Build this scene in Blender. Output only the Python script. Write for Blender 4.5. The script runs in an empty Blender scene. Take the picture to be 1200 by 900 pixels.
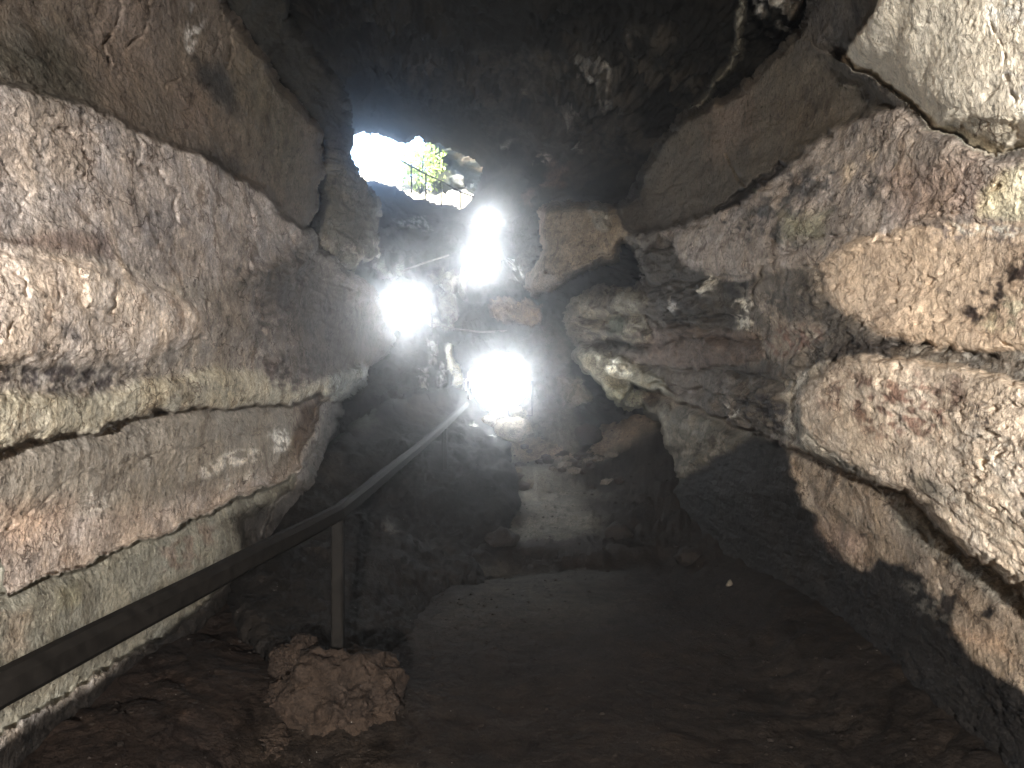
import bpy, math, random
import numpy as np
random.seed(7); rng = np.random.default_rng(7)
S = bpy.context.scene
COL = S.collection
R = math.radians
F = 873.0                                   # focal length in photo pixels
CAMZ = 1.5
# ------------------------------------------------------------------ camera, world, lights, exposure
cd = bpy.data.cameras.new('camera'); cam = bpy.data.objects.new('camera', cd); COL.objects.link(cam)
cam.location = (0, 0, CAMZ); cam.rotation_euler = (R(90), 0, 0)
cd.sensor_width = 36; cd.lens = 36*F/1200; cd.clip_start = 0.05; cd.clip_end = 400
S.camera = cam
S.view_settings.view_transform = 'Standard'; S.view_settings.look = 'None'
S.view_settings.exposure = 4.0; S.view_settings.gamma = 1
S.render.engine = 'CYCLES'
S.cycles.use_denoising = True
S.cycles.max_bounces = 5; S.cycles.diffuse_bounces = 2; S.cycles.glossy_bounces = 2
S.cycles.volume_bounces = 0; S.cycles.sample_clamp_indirect = 2.0
S.cycles.use_light_tree = True
W = bpy.data.worlds.new('World'); S.world = W; W.use_nodes = True
nt = W.node_tree; bg = nt.nodes['Background']; sky = nt.nodes.new('ShaderNodeTexSky')
sky.sky_type = 'NISHITA'; sky.sun_disc = False; sky.sun_elevation = R(60); sky.sun_rotation = R(135)
nt.links.new(sky.outputs[0], bg.inputs[0]); bg.inputs[1].default_value = 0.15
sl = bpy.data.lights.new('sun', 'SUN'); sl.energy = 4.0; sl.angle = R(.5); sl.color = (1, .95, .86)
so = bpy.data.objects.new('sun', sl); COL.objects.link(so)
so.rotation_euler = (R(30), 0, R(45)); so.location = (0, 30, 20)
# the photographer's lamp: lights the near walls from just behind and above the camera
FLASH = (0.05, -2.3, CAMZ+0.14)
fl = bpy.data.lights.new('flash', 'POINT'); fl.energy = 250; fl.shadow_soft_size = 0.06; fl.color = (1, .98, .95)
fo = bpy.data.objects.new('flash', fl); COL.objects.link(fo); fo.location = FLASH

# ------------------------------------------------------------------ helpers
def PX(x, y, d):                            # photo pixel + distance -> world point
    return np.array(((x-600)/F*d, d, CAMZ-(y-450)/F*d))
def lin(c):
    c = np.asarray(c, float)/255.0
    return np.where(c <= .04045, c/12.92, ((c+.055)/1.055)**2.4)
def tone(c, k=.45):                         # rock colours, a little greyer than first noted
    c = lin(c); g = c @ np.array((.3, .59, .11)); return (c*(1-k)+g*k*np.array((1.01, 1.015, .93)))*1.06
def tag(o, label=None, cat=None, group=None, kind=None):
    if label: o['label'] = label
    if cat: o['category'] = cat
    if group: o['group'] = group
    if kind: o['kind'] = kind
    return o
def empty(name, loc=(0, 0, 0)):
    o = bpy.data.objects.new(name, None); COL.objects.link(o); o.location = loc; o.empty_display_size = .1
    return o
def mesh_np(name, V, Q, mat, col=None, parent=None, smooth=True, rel=None):
    """V n*3, Q m*k (k = 3 or 4) -> linked object"""
    me = bpy.data.meshes.new(name); V = np.asarray(V, np.float32); Q = np.asarray(Q, np.int32)
    k = Q.shape[1]
    me.vertices.add(len(V)); me.vertices.foreach_set('co', V.ravel())
    me.loops.add(Q.size); me.loops.foreach_set('vertex_index', Q.ravel())
    me.polygons.add(len(Q)); me.polygons.foreach_set('loop_start', np.arange(0, Q.size, k, dtype=np.int32))
    me.polygons.foreach_set('loop_total', np.full(len(Q), k, np.int32))
    me.polygons.foreach_set('use_smooth', np.full(len(Q), smooth))
    me.update(calc_edges=True)
    if col is not None:
        a = me.color_attributes.new('col', 'FLOAT_COLOR', 'POINT')
        c4 = np.ones((len(V), 4), np.float32); c4[:, :col.shape[1]] = col; a.data.foreach_set('color', c4.ravel())
    me.materials.append(mat)
    o = bpy.data.objects.new(name, me); COL.objects.link(o)
    if parent: o.parent = parent
    return o
# gradient noise
_g = rng.normal(size=(256, 3)).astype(np.float32); _g /= np.linalg.norm(_g, axis=1)[:, None]
_p = rng.permutation(256); _p = np.concatenate([_p, _p, _p]).astype(np.int32)
def perlin(P):
    P = np.asarray(P, np.float32); i = np.floor(P).astype(np.int32); f = P-i; i &= 255
    u = f*f*f*(f*(f*6-15)+10); out = 0
    for dx in (0, 1):
        a = _p[i[..., 0]+dx]; wx = u[..., 0] if dx else 1-u[..., 0]
        for dy in (0, 1):
            b = _p[a+i[..., 1]+dy]; wy = wx*(u[..., 1] if dy else 1-u[..., 1])
            for dz in (0, 1):
                g = _g[_p[b+i[..., 2]+dz]]
                out = out+wy*(u[..., 2] if dz else 1-u[..., 2])*(g[..., 0]*(f[..., 0]-dx)+g[..., 1]*(f[..., 1]-dy)+g[..., 2]*(f[..., 2]-dz))
    return out*1.6
def fbm(P, o=3, kind=0):
    s = 0; a = 1.0; t = 0
    for k in range(o):
        n = perlin(P*(2.03**k)+k*17.3)
        if kind == 1: n = 1-2*np.abs(n)     # ridged
        if kind == 2: n = 2*np.abs(n)-.5    # billow
        s = s+a*n; t += a; a *= .5
    return s/t
def sst(x, a, b):
    t = np.clip((x-a)/(b-a), 0, 1); return t*t*(3-2*t)
def seg_dist(X, Y, a, b):
    ax, ay = a; bx, by = b; dx, dy = bx-ax, by-ay; L = dx*dx+dy*dy+1e-9
    t = np.clip(((X-ax)*dx+(Y-ay)*dy)/L, 0, 1)
    ex, ey = X-ax-t*dx, Y-ay-t*dy
    return np.hypot(ex, ey), (dx*(Y-ay)-dy*(X-ax))
def sdf(poly, X, Y):                        # positive inside
    d = np.full(X.shape, 1e9); ins = np.zeros(X.shape, bool); n = len(poly)
    for k in range(n):
        a, b = poly[k], poly[(k+1) % n]
        e, _ = seg_dist(X, Y, a, b); d = np.minimum(d, e)
        c = ((a[1] > Y) != (b[1] > Y)) & (X < (b[0]-a[0])*(Y-a[1])/(b[1]-a[1]+1e-12)+a[0]); ins ^= c
    return np.where(ins, d, -d)
def sdf_box(poly, X, Y, m):                 # same, only near the polygon
    p = np.array(poly); out = np.full(X.shape, -1e6)
    k = (X > p[:, 0].min()-m) & (X < p[:, 0].max()+m) & (Y > p[:, 1].min()-m) & (Y < p[:, 1].max()+m)
    if k.any(): out[k] = sdf(poly, X[k], Y[k])
    return out
def line_sd(line, X, Y):                    # distance and side (+ = below/right-hand of travel)
    d = np.full(X.shape, 1e9); s = np.zeros(X.shape)
    for a, b in zip(line[:-1], line[1:]):
        e, c = seg_dist(X, Y, a, b); k = e < d; d = np.where(k, e, d); s = np.where(k, np.sign(c), s)
    return d, s
def rbf(ctrl):
    c = np.array(ctrl, float); xy = c[:, :2]/400; q = 1/c[:, 2]; n = len(c)
    def U(r2): return .5*r2*np.log(r2+1e-9)
    K = U(((xy[:, None]-xy[None])**2).sum(-1)); K += np.eye(n)*1e-3
    Pm = np.c_[np.ones(n), xy]; A = np.zeros((n+3, n+3)); A[:n, :n] = K; A[:n, n:] = Pm; A[n:, :n] = Pm.T
    w = np.linalg.solve(A, np.r_[q, 0, 0, 0])
    lo, hi = q.min()*.6, q.max()*1.4
    def f(X, Y):
        x = X/400; y = Y/400; s = w[n]+w[n+1]*x+w[n+2]*y
        for k in range(n): s = s+w[k]*U((x-xy[k, 0])**2+(y-xy[k, 1])**2)
        return 1/np.clip(s, lo, hi)
    return f
def axis(a, b, step, lo, hi):               # dense between lo and hi, coarser outside the picture
    v = [max(a, lo)]
    while v[-1] < min(b, hi): v.append(v[-1]+step)
    s = step
    while v[-1] < b: s = min(s*1.25, 40); v.append(v[-1]+s)
    h = []; s = step; x = v[0]
    while x > a: s = min(s*1.25, 40); x -= s; h.append(x)
    return np.array(h[::-1]+v)

def relief(P, a1, a2, a3, seed, rg=1.0):
    p = P*np.array((1, .6, 1.6), np.float32)+seed
    w = perlin(p*.8+5)[..., None]*.35
    h = a1*fbm(p*1.0+w, 3)
    m = sst(perlin(p*.9+31)+.4*perlin(p*3+8), -.3, .5)*rg      # rough and smooth areas
    h = h+a2*(.25+.9*m)*fbm(p*3.0+w, 4, 1)*(.4+.6*rg)
    h = h+a2*.3*fbm(p*7.5, 2, 2)*rg
    # thin bedding planes
    q = P*np.array((.8, .35, 1.0), np.float32); q[..., 2] = q[..., 2]*6+1.3*perlin(P*1.1+3)
    h = h+a2*.55*np.clip(fbm(q+seed, 3, 1), -1, .75)*(.3+.7*rg)
    # chips and pits
    c = fbm(p*15, 3, 0); h = h-a3*2.2*sst(c, .18, .5)*(.3+m)
    h = h+a3*(.35+m)*fbm(p*21, 2, 1)+a3*.45*fbm(p*47+3, 2, 2)*(.4+rg)
    return h

def sheet(name, poly, ctrl, mat, base, patches=(), cracks=(), ledges=(), step=1.5, amp=(.06, .03, .008),
          rim=(9, .16), gain=1.0, seed=0., hole=None, warp=(4, 1.8), labels={}, parent=None, trim=2.0, sep=0):
    """rock face: depth from control points, steps at the strata edges, relief of its own"""
    p = np.array(poly, float)
    xs = axis(p[:, 0].min(), p[:, 0].max(), step, -30, 1230); ys = axis(p[:, 1].min(), p[:, 1].max(), step, -30, 930)
    X, Y = np.meshgrid(xs, ys); Z0 = np.zeros_like(X)
    def n2(sc, o): return perlin(np.stack([X/sc+seed, Y/sc, Z0+o], -1))
    WX = X+warp[0]*n2(28, .3)+3.5*n2(15, 1.1)+warp[1]*n2(8, 2.3)+warp[1]*.5*n2(3.5, 4.1)
    WY = Y+warp[0]*n2(28, 7.7)+3.0*n2(15, 5.1)+warp[1]*n2(8, 9.1)+warp[1]*.5*n2(3.5, 6.1)
    sd = sdf(poly, WX, WY)
    if hole is not None: sdh = -sdf(hole, WX, WY); sd = np.minimum(sd, sdh)
    D = rbf(ctrl)(X, Y)
    rw, rk = rim
    e = np.clip(1-sd/rw, 0, 1.6); D = D*(1+rk*e*e)
    dirs = np.stack([(X-600)/F, np.ones_like(X), -(Y-450)/F], -1)
    P = dirs*D[..., None]
    col = np.ones(X.shape+(4,)); col[..., :3] = tone(base)*gain
    fid = np.zeros(X.shape, int); k = np.zeros_like(X); parts = []; RG = np.ones_like(X)
    for q in patches:
        soft = q.get('soft', 5); soft = soft if ('dt' in q or soft < 5) else max(soft*1.5, 9); m = max(40, soft*2)
        s = sdf_box(q['p'], WX, WY, m)
        if 'c' in q:
            a = (q.get('a', 1)*sst(s, -soft*.5, soft*.5))[..., None]
            if q.get('mott'): a = a*sst(n2(q['mott'], 3.3)+.5*n2(q['mott']*.4, 8.3), -.25, .35)[..., None]
            col = col*(1-a)+np.r_[tone(q['c'])*gain, q.get('v', 1)]*a
        if 'rg' in q: RG = RG+(q['rg']-RG)*sst(s, -8, 8)
        if 'dt' in q:
            ds = q.get('ds', 4); k = k+q['dt']*sst(s, -ds*.3, ds)
        if 'part' in q:
            parts.append(q); fid[s > 0] = len(parts)
    for ln, w, dep in cracks:
        d, _ = line_sd(ln, WX, WY); k = k+.5*dep*np.exp(-(d/(w*.8))**2)*(.1+1.3*sst(n2(15, 12.), -.35, .4))
    for ln, dep, dec in ledges:
        d, s = line_sd(ln, WX, WY); k = k+np.where(s > 0, dep*np.exp(-d/dec)*np.clip(d/2.2, 0, 1), 0)
    # normals of the smooth face
    du = np.gradient(P, axis=1); dv = np.gradient(P, axis=0); N = np.cross(du, dv)
    N /= np.linalg.norm(N, axis=-1, keepdims=True)+1e-9
    N *= -np.sign((N*P).sum(-1, keepdims=True))
    keep = sd > -trim
    h = np.zeros_like(X); h[keep] = relief((P[keep]).astype(np.float32), *amp, seed, RG[keep])
    if hole is not None: h = h*(.15+.85*sst(sdh, 5, 70)); D0 = D
    P = P*(1+k[..., None])+N*h[..., None]; P[..., 2] += CAMZ
    # faces
    ny, nx = X.shape; idx = np.arange(ny*nx).reshape(ny, nx)
    kq = keep[:-1, :-1] & keep[1:, :-1] & keep[:-1, 1:] & keep[1:, 1:]
    Q = np.stack([idx[:-1, :-1], idx[1:, :-1], idx[1:, 1:], idx[:-1, 1:]], -1)[kq]
    fq = fid[:-1, :-1][kq]
    PV = P.reshape(-1, 3); CV = col.reshape(-1, 4); objs = []
    for t in range(len(parts)+1):
        q = Q[fq == t]
        if len(q) < 4: continue
        u, inv = np.unique(q, return_inverse=True)
        nm = name if t == 0 else parts[t-1]['part']
        o = mesh_np(nm, PV[u], inv.reshape(q.shape), mat, CV[u], (parent or objs[0]) if (t > 0 or parent) else None)
        if t and parts[t-1].get('label'): o['label'] = parts[t-1]['label']
        objs.append(o)
    return objs[0]

# ------------------------------------------------------------------ materials
def nd(t, typ, **kw):
    n = t.nodes.new(typ)
    for k, v in kw.items():
        if k in n.inputs: n.inputs[k].default_value = v
        else: setattr(n, k, v)
    return n
def rock_mat(name, rough=.85, bump=.5, scale=1.0, specks=.0, spec=.3, vary=.35, solid=None, wetn=False):
    m = bpy.data.materials.new(name); m.use_nodes = True; t = m.node_tree; L = t.links.new
    b = t.nodes['Principled BSDF']; b.inputs['Roughness'].default_value = rough
    b.inputs['Specular IOR Level'].default_value = spec
    tc = nd(t, 'ShaderNodeTexCoord')
    src = tc.outputs['Object']
    if solid is None:
        at = nd(t, 'ShaderNodeAttribute', attribute_name='col'); c0 = at.outputs['Color']
    else:
        rgb = nd(t, 'ShaderNodeRGB'); rgb.outputs[0].default_value = (*lin(solid), 1); c0 = rgb.outputs[0]
    def noise(sc, det=6, ro=.6, dist=0):
        n = nd(t, 'ShaderNodeTexNoise', Scale=sc*scale, Detail=det, Roughness=ro, Distortion=dist); L(src, n.inputs['Vector']); return n.outputs['Fac']
    def rng_(fac, a, b_, c, d):
        r = nd(t, 'ShaderNodeMapRange'); L(fac, r.inputs[0])
        for i, v in enumerate((a, b_, c, d)): r.inputs[i+1].default_value = v
        return r.outputs[0]
    def mulc(c, f):
        v = nd(t, 'ShaderNodeVectorMath', operation='SCALE'); L(c, v.inputs[0]); L(f, v.inputs['Scale']); return v.outputs[0]
    n1, n2_, n3 = noise(2.2, 5, .6, .6), noise(9, 6, .65, .4), noise(46, 6, .7)
    c = mulc(c0, rng_(n1, .3, .7, 1-vary*.7, 1+vary*.7))
    c = mulc(c, rng_(n2_, .3, .7, 1-vary, 1+vary))
    c = mulc(c, rng_(n3, .3, .7, 1-vary*1.1, 1+vary*1.1))
    c = mulc(c, rng_(noise(140, 4, .75), .3, .7, 1-vary*.8, 1+vary*.8))
    # warm / cool drift
    mx = nd(t, 'ShaderNodeMix', data_type='RGBA', blend_type='MULTIPLY'); mx.inputs[0].default_value = 1
    cr = nd(t, 'ShaderNodeValToRGB'); cr.color_ramp.elements[0].position = .35; cr.color_ramp.elements[1].position = .65
    cr.color_ramp.elements[0].color = (1.0, .96, .9, 1); cr.color_ramp.elements[1].color = (.96, 1.0, 1.06, 1)
    L(noise(3.6, 4, .6, .8), cr.inputs[0]); L(c, mx.inputs[6]); L(cr.outputs[0], mx.inputs[7]); c = mx.outputs[2]
    st = rng_(noise(3.1, 7, .72, 1.2), .55, .61, 0, .8)      # dark mineral stains
    ms = nd(t, 'ShaderNodeMix', data_type='RGBA', blend_type='MULTIPLY'); ms.inputs[7].default_value = (.42, .37, .33, 1)
    L(st, ms.inputs[0]); L(c, ms.inputs[6]); c = ms.outputs[2]
    cu = rng_(noise(5.3, 6, .78, .9), .57, .64, 0, .5)        # pale crust
    mc = nd(t, 'ShaderNodeMix', data_type='RGBA', blend_type='MULTIPLY'); mc.inputs[7].default_value = (1.55, 1.52, 1.45, 1)
    L(cu, mc.inputs[0]); L(c, mc.inputs[6]); c = mc.outputs[2]
    def cracks(sc, wd, gsc, g0):
        nv = nd(t, 'ShaderNodeTexNoise', Scale=sc*1.7, Detail=5); L(src, nv.inputs['Vector'])
        vm = nd(t, 'ShaderNodeVectorMath', operation='MULTIPLY_ADD'); L(nv.outputs['Color'], vm.inputs[0]); vm.inputs[1].default_value = (1.1/sc,)*3; L(src, vm.inputs[2])
        vo = nd(t, 'ShaderNodeTexVoronoi', Scale=sc*scale, feature='DISTANCE_TO_EDGE'); L(vm.outputs[0], vo.inputs['Vector'])
        a_ = nd(t, 'ShaderNodeMath', operation='MULTIPLY'); L(rng_(vo.outputs['Distance'], 0, wd, 1, 0), a_.inputs[0]); L(rng_(noise(gsc, 4, .6), g0, g0+.06, 0, 1), a_.inputs[1])
        return a_.outputs[0]
    ck1, ck2 = cracks(3.2, .022, 1.9, .48), cracks(11, .05, 2.6, .53)
    for ck in (ck1, ck2):
        mk = nd(t, 'ShaderNodeMix', data_type='RGBA', blend_type='MULTIPLY'); mk.inputs[7].default_value = (.25, .2, .17, 1)
        L(ck, mk.inputs[0]); L(c, mk.inputs[6]); c = mk.outputs[2]
    # dark pits / soot blotches
    pit = rng_(noise(21, 5, .75, .3), .60, .68, 0, 1)
    mp = nd(t, 'ShaderNodeMix', data_type='RGBA', blend_type='MIX'); mp.inputs[7].default_value = (.02, .015, .012, 1)
    pm = nd(t, 'ShaderNodeMath', operation='MULTIPLY'); L(pit, pm.inputs[0]); pm.inputs[1].default_value = .7
    L(pm.outputs[0], mp.inputs[0]); L(c, mp.inputs[6]); c = mp.outputs[2]
    if solid is None:
        mv = nd(t, 'ShaderNodeMix', data_type='RGBA', blend_type='MIX'); L(at.outputs['Alpha'], mv.inputs[0]); L(mulc(c0, rng_(n3, .3, .7, .8, 1.2)), mv.inputs[6]); L(c, mv.inputs[7]); c = mv.outputs[2]
    if specks:
        v = nd(t, 'ShaderNodeTexVoronoi', Scale=34*scale); L(src, v.inputs['Vector'])
        s1 = rng_(v.outputs['Distance'], .05, .12, 1, 0)
        gate = rng_(noise(7, 3, .6), .60, .68, 0, specks)
        mm = nd(t, 'ShaderNodeMath', operation='MULTIPLY'); L(s1, mm.inputs[0]); L(gate, mm.inputs[1])
        mw = nd(t, 'ShaderNodeMix', data_type='RGBA', blend_type='MIX'); mw.inputs[7].default_value = (.75, .72, .66, 1)
        L(mm.outputs[0], mw.inputs[0]); L(c, mw.inputs[6]); c = mw.outputs[2]
    L(c, b.inputs['Base Color'])
    if wetn: L(rng_(noise(5, 4, .6), .4, .6, rough-.35, rough), b.inputs['Roughness'])
    bp = nd(t, 'ShaderNodeBump', Strength=bump, Distance=.02)
    ad = nd(t, 'ShaderNodeMath', operation='ADD'); L(noise(30, 5, .7, .3), ad.inputs[0])
    ml = nd(t, 'ShaderNodeMath', operation='MULTIPLY'); L(n2_, ml.inputs[0]); ml.inputs[1].default_value = 1.5; L(ml.outputs[0], ad.inputs[1])
    sb = nd(t, 'ShaderNodeMath', operation='SUBTRACT'); L(ad.outputs[0], sb.inputs[0]); L(pit, sb.inputs[1]); L(sb.outputs[0], bp.inputs['Height']); L(bp.outputs[0], b.inputs['Normal'])
    return m
def plain(name, c, rough=.5, metal=0, spec=.04, emit=None, es=0):
    m = bpy.data.materials.new(name); m.use_nodes = True; t = m.node_tree; b = t.nodes['Principled BSDF']
    b.inputs['Roughness'].default_value = rough; b.inputs['Metallic'].default_value = metal; b.inputs['Specular IOR Level'].default_value = spec
    n = nd(t, 'ShaderNodeTexNoise', Scale=24, Detail=6); tc = nd(t, 'ShaderNodeTexCoord'); t.links.new(tc.outputs['Object'], n.inputs['Vector'])
    r = nd(t, 'ShaderNodeValToRGB'); r.color_ramp.elements[0].color = (*(lin(c)*.55), 1); r.color_ramp.elements[1].color = (*np.clip(lin(c)*1.4, 0, 1), 1)
    r.color_ramp.elements[0].position = .3; r.color_ramp.elements[1].position = .7
    t.links.new(n.outputs['Fac'], r.inputs[0]); t.links.new(r.outputs[0], b.inputs['Base Color'])
    if emit: b.inputs['Emission Color'].default_value = (*emit, 1); b.inputs['Emission Strength'].default_value = es
    return m
M_ROCK = rock_mat('pale_rock', spec=.12, specks=.45, bump=.9, vary=.38)
M_DARK = rock_mat('dark_rock', rough=.9, specks=.25, bump=.6, spec=.05)
M_SOIL = rock_mat('damp_soil', rough=.9, spec=.05, specks=.7, bump=.7, scale=1.3, vary=.4)
M_BOULDER = rock_mat('boulder_rock', spec=.1, solid=(41, 33, 27), specks=.9, bump=.7, scale=1.6)
M_STONE = rock_mat('pale_stone', spec=.1, solid=(112, 103, 88), specks=.2, bump=.6, scale=1.5)
M_CHIP = rock_mat('grey_chip', spec=.1, solid=(86, 79, 69), bump=.6, scale=1.5)
M_GROCK = rock_mat('dark_rock_on_floor', spec=.1, solid=(36, 31, 27), specks=.5, bump=.8, scale=2)
M_STEEL = plain('rusty_dark_steel', (20, 18, 16), .8, 0)
M_BRIGHT = plain('worn_galvanised_pipe', (110, 105, 96), .45, .4)
M_HOUSING = plain('grey_lamp_housing', (90, 92, 95), .4, .5)
M_LENS = plain('lit_lamp_glass', (240, 240, 240), .2, 0, .3, (.93, .97, 1.0), 6)
def lens_mat():                             # hot centre, rim emission faded to imitate glare (lamp axis = object Y)
    t = M_LENS.node_tree; L = t.links.new; tc = nd(t, 'ShaderNodeTexCoord'); sp = nd(t, 'ShaderNodeSeparateXYZ'); L(tc.outputs['Generated'], sp.inputs[0])
    v = nd(t, 'ShaderNodeMapRange'); L(sp.outputs[1], v.inputs[0])
    for i, q in enumerate((0, 1, 1, 0)): v.inputs[i+1].default_value = q
    p = nd(t, 'ShaderNodeMath', operation='POWER'); L(v.outputs[0], p.inputs[0]); p.inputs[1].default_value = 2.5
    m = nd(t, 'ShaderNodeMath', operation='MULTIPLY_ADD'); L(p.outputs[0], m.inputs[0]); m.inputs[1].default_value = 10; m.inputs[2].default_value = .03
    L(m.outputs[0], t.nodes['Principled BSDF'].inputs['Emission Strength'])
lens_mat()
M_LEAF = plain('green_leaf', (168, 184, 104), .6)

# ------------------------------------------------------------------ LEFT WALL
L1 = [(-500, 650), (0, 523), (40, 514), (75, 508), (112, 505), (125, 497), (146, 491), (186, 481), (200, 484), (232, 476), (262, 478), (300, 474), (335, 474), (360, 466), (388, 460), (420, 440), (455, 420)]
L2 = [(-500, 900), (0, 697), (60, 675), (130, 648), (200, 620), (240, 600), (290, 580), (342, 555), (360, 530)]
LT = [(-500, 20), (0, 103), (60, 118), (118, 136), (150, 158), (160, 162), (230, 186), (272, 206), (312, 226), (330, 255), (352, 268)]
lw_poly = [(-500, -400), (120, -400), (235, -40), (262, 0), (300, 55), (345, 118), (379, 155), (376, 200), (366, 250), (360, 268), (374, 290), (398, 313), (418, 322),
           (438, 345), (452, 372), (461, 398), (452, 416), (440, 424), (428, 436), (424, 448), (414, 460), (396, 474), (398, 500), (388, 520), (380, 560), (345, 640), (330, 720), (0, 1040), (-500, 1400)]
lw_ctrl = [(-500, -400, 1.35), (0, -200, 2.1), (0, 0, 2.62), (130, 0, 3.3), (262, 0, 4.3), (345, 118, 5.3), (376, 160, 6.0), (366, 250, 6.0), (-500, 450, 1.34), (0, 105, 2.52), (150, 165, 3.35),
           (300, 230, 4.85), (0, 290, 2.44), (0, 400, 2.36), (0, 500, 2.40), (150, 400, 3.2), (150, 500, 3.3), (270, 380, 4.4), (340, 400, 5.6), (340, 470, 5.7), (400, 330, 7.2), (400, 440, 7.2),
           (458, 400, 8.8), (0, 620, 2.5), (150, 600, 3.35), (300, 560, 4.9), (340, 520, 5.7), (0, 760, 2.5), (200, 680, 3.8), (300, 640, 4.95), (0, 1000, 2.5), (-500, 1100, 1.4), (380, 560, 6.2)]
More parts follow.
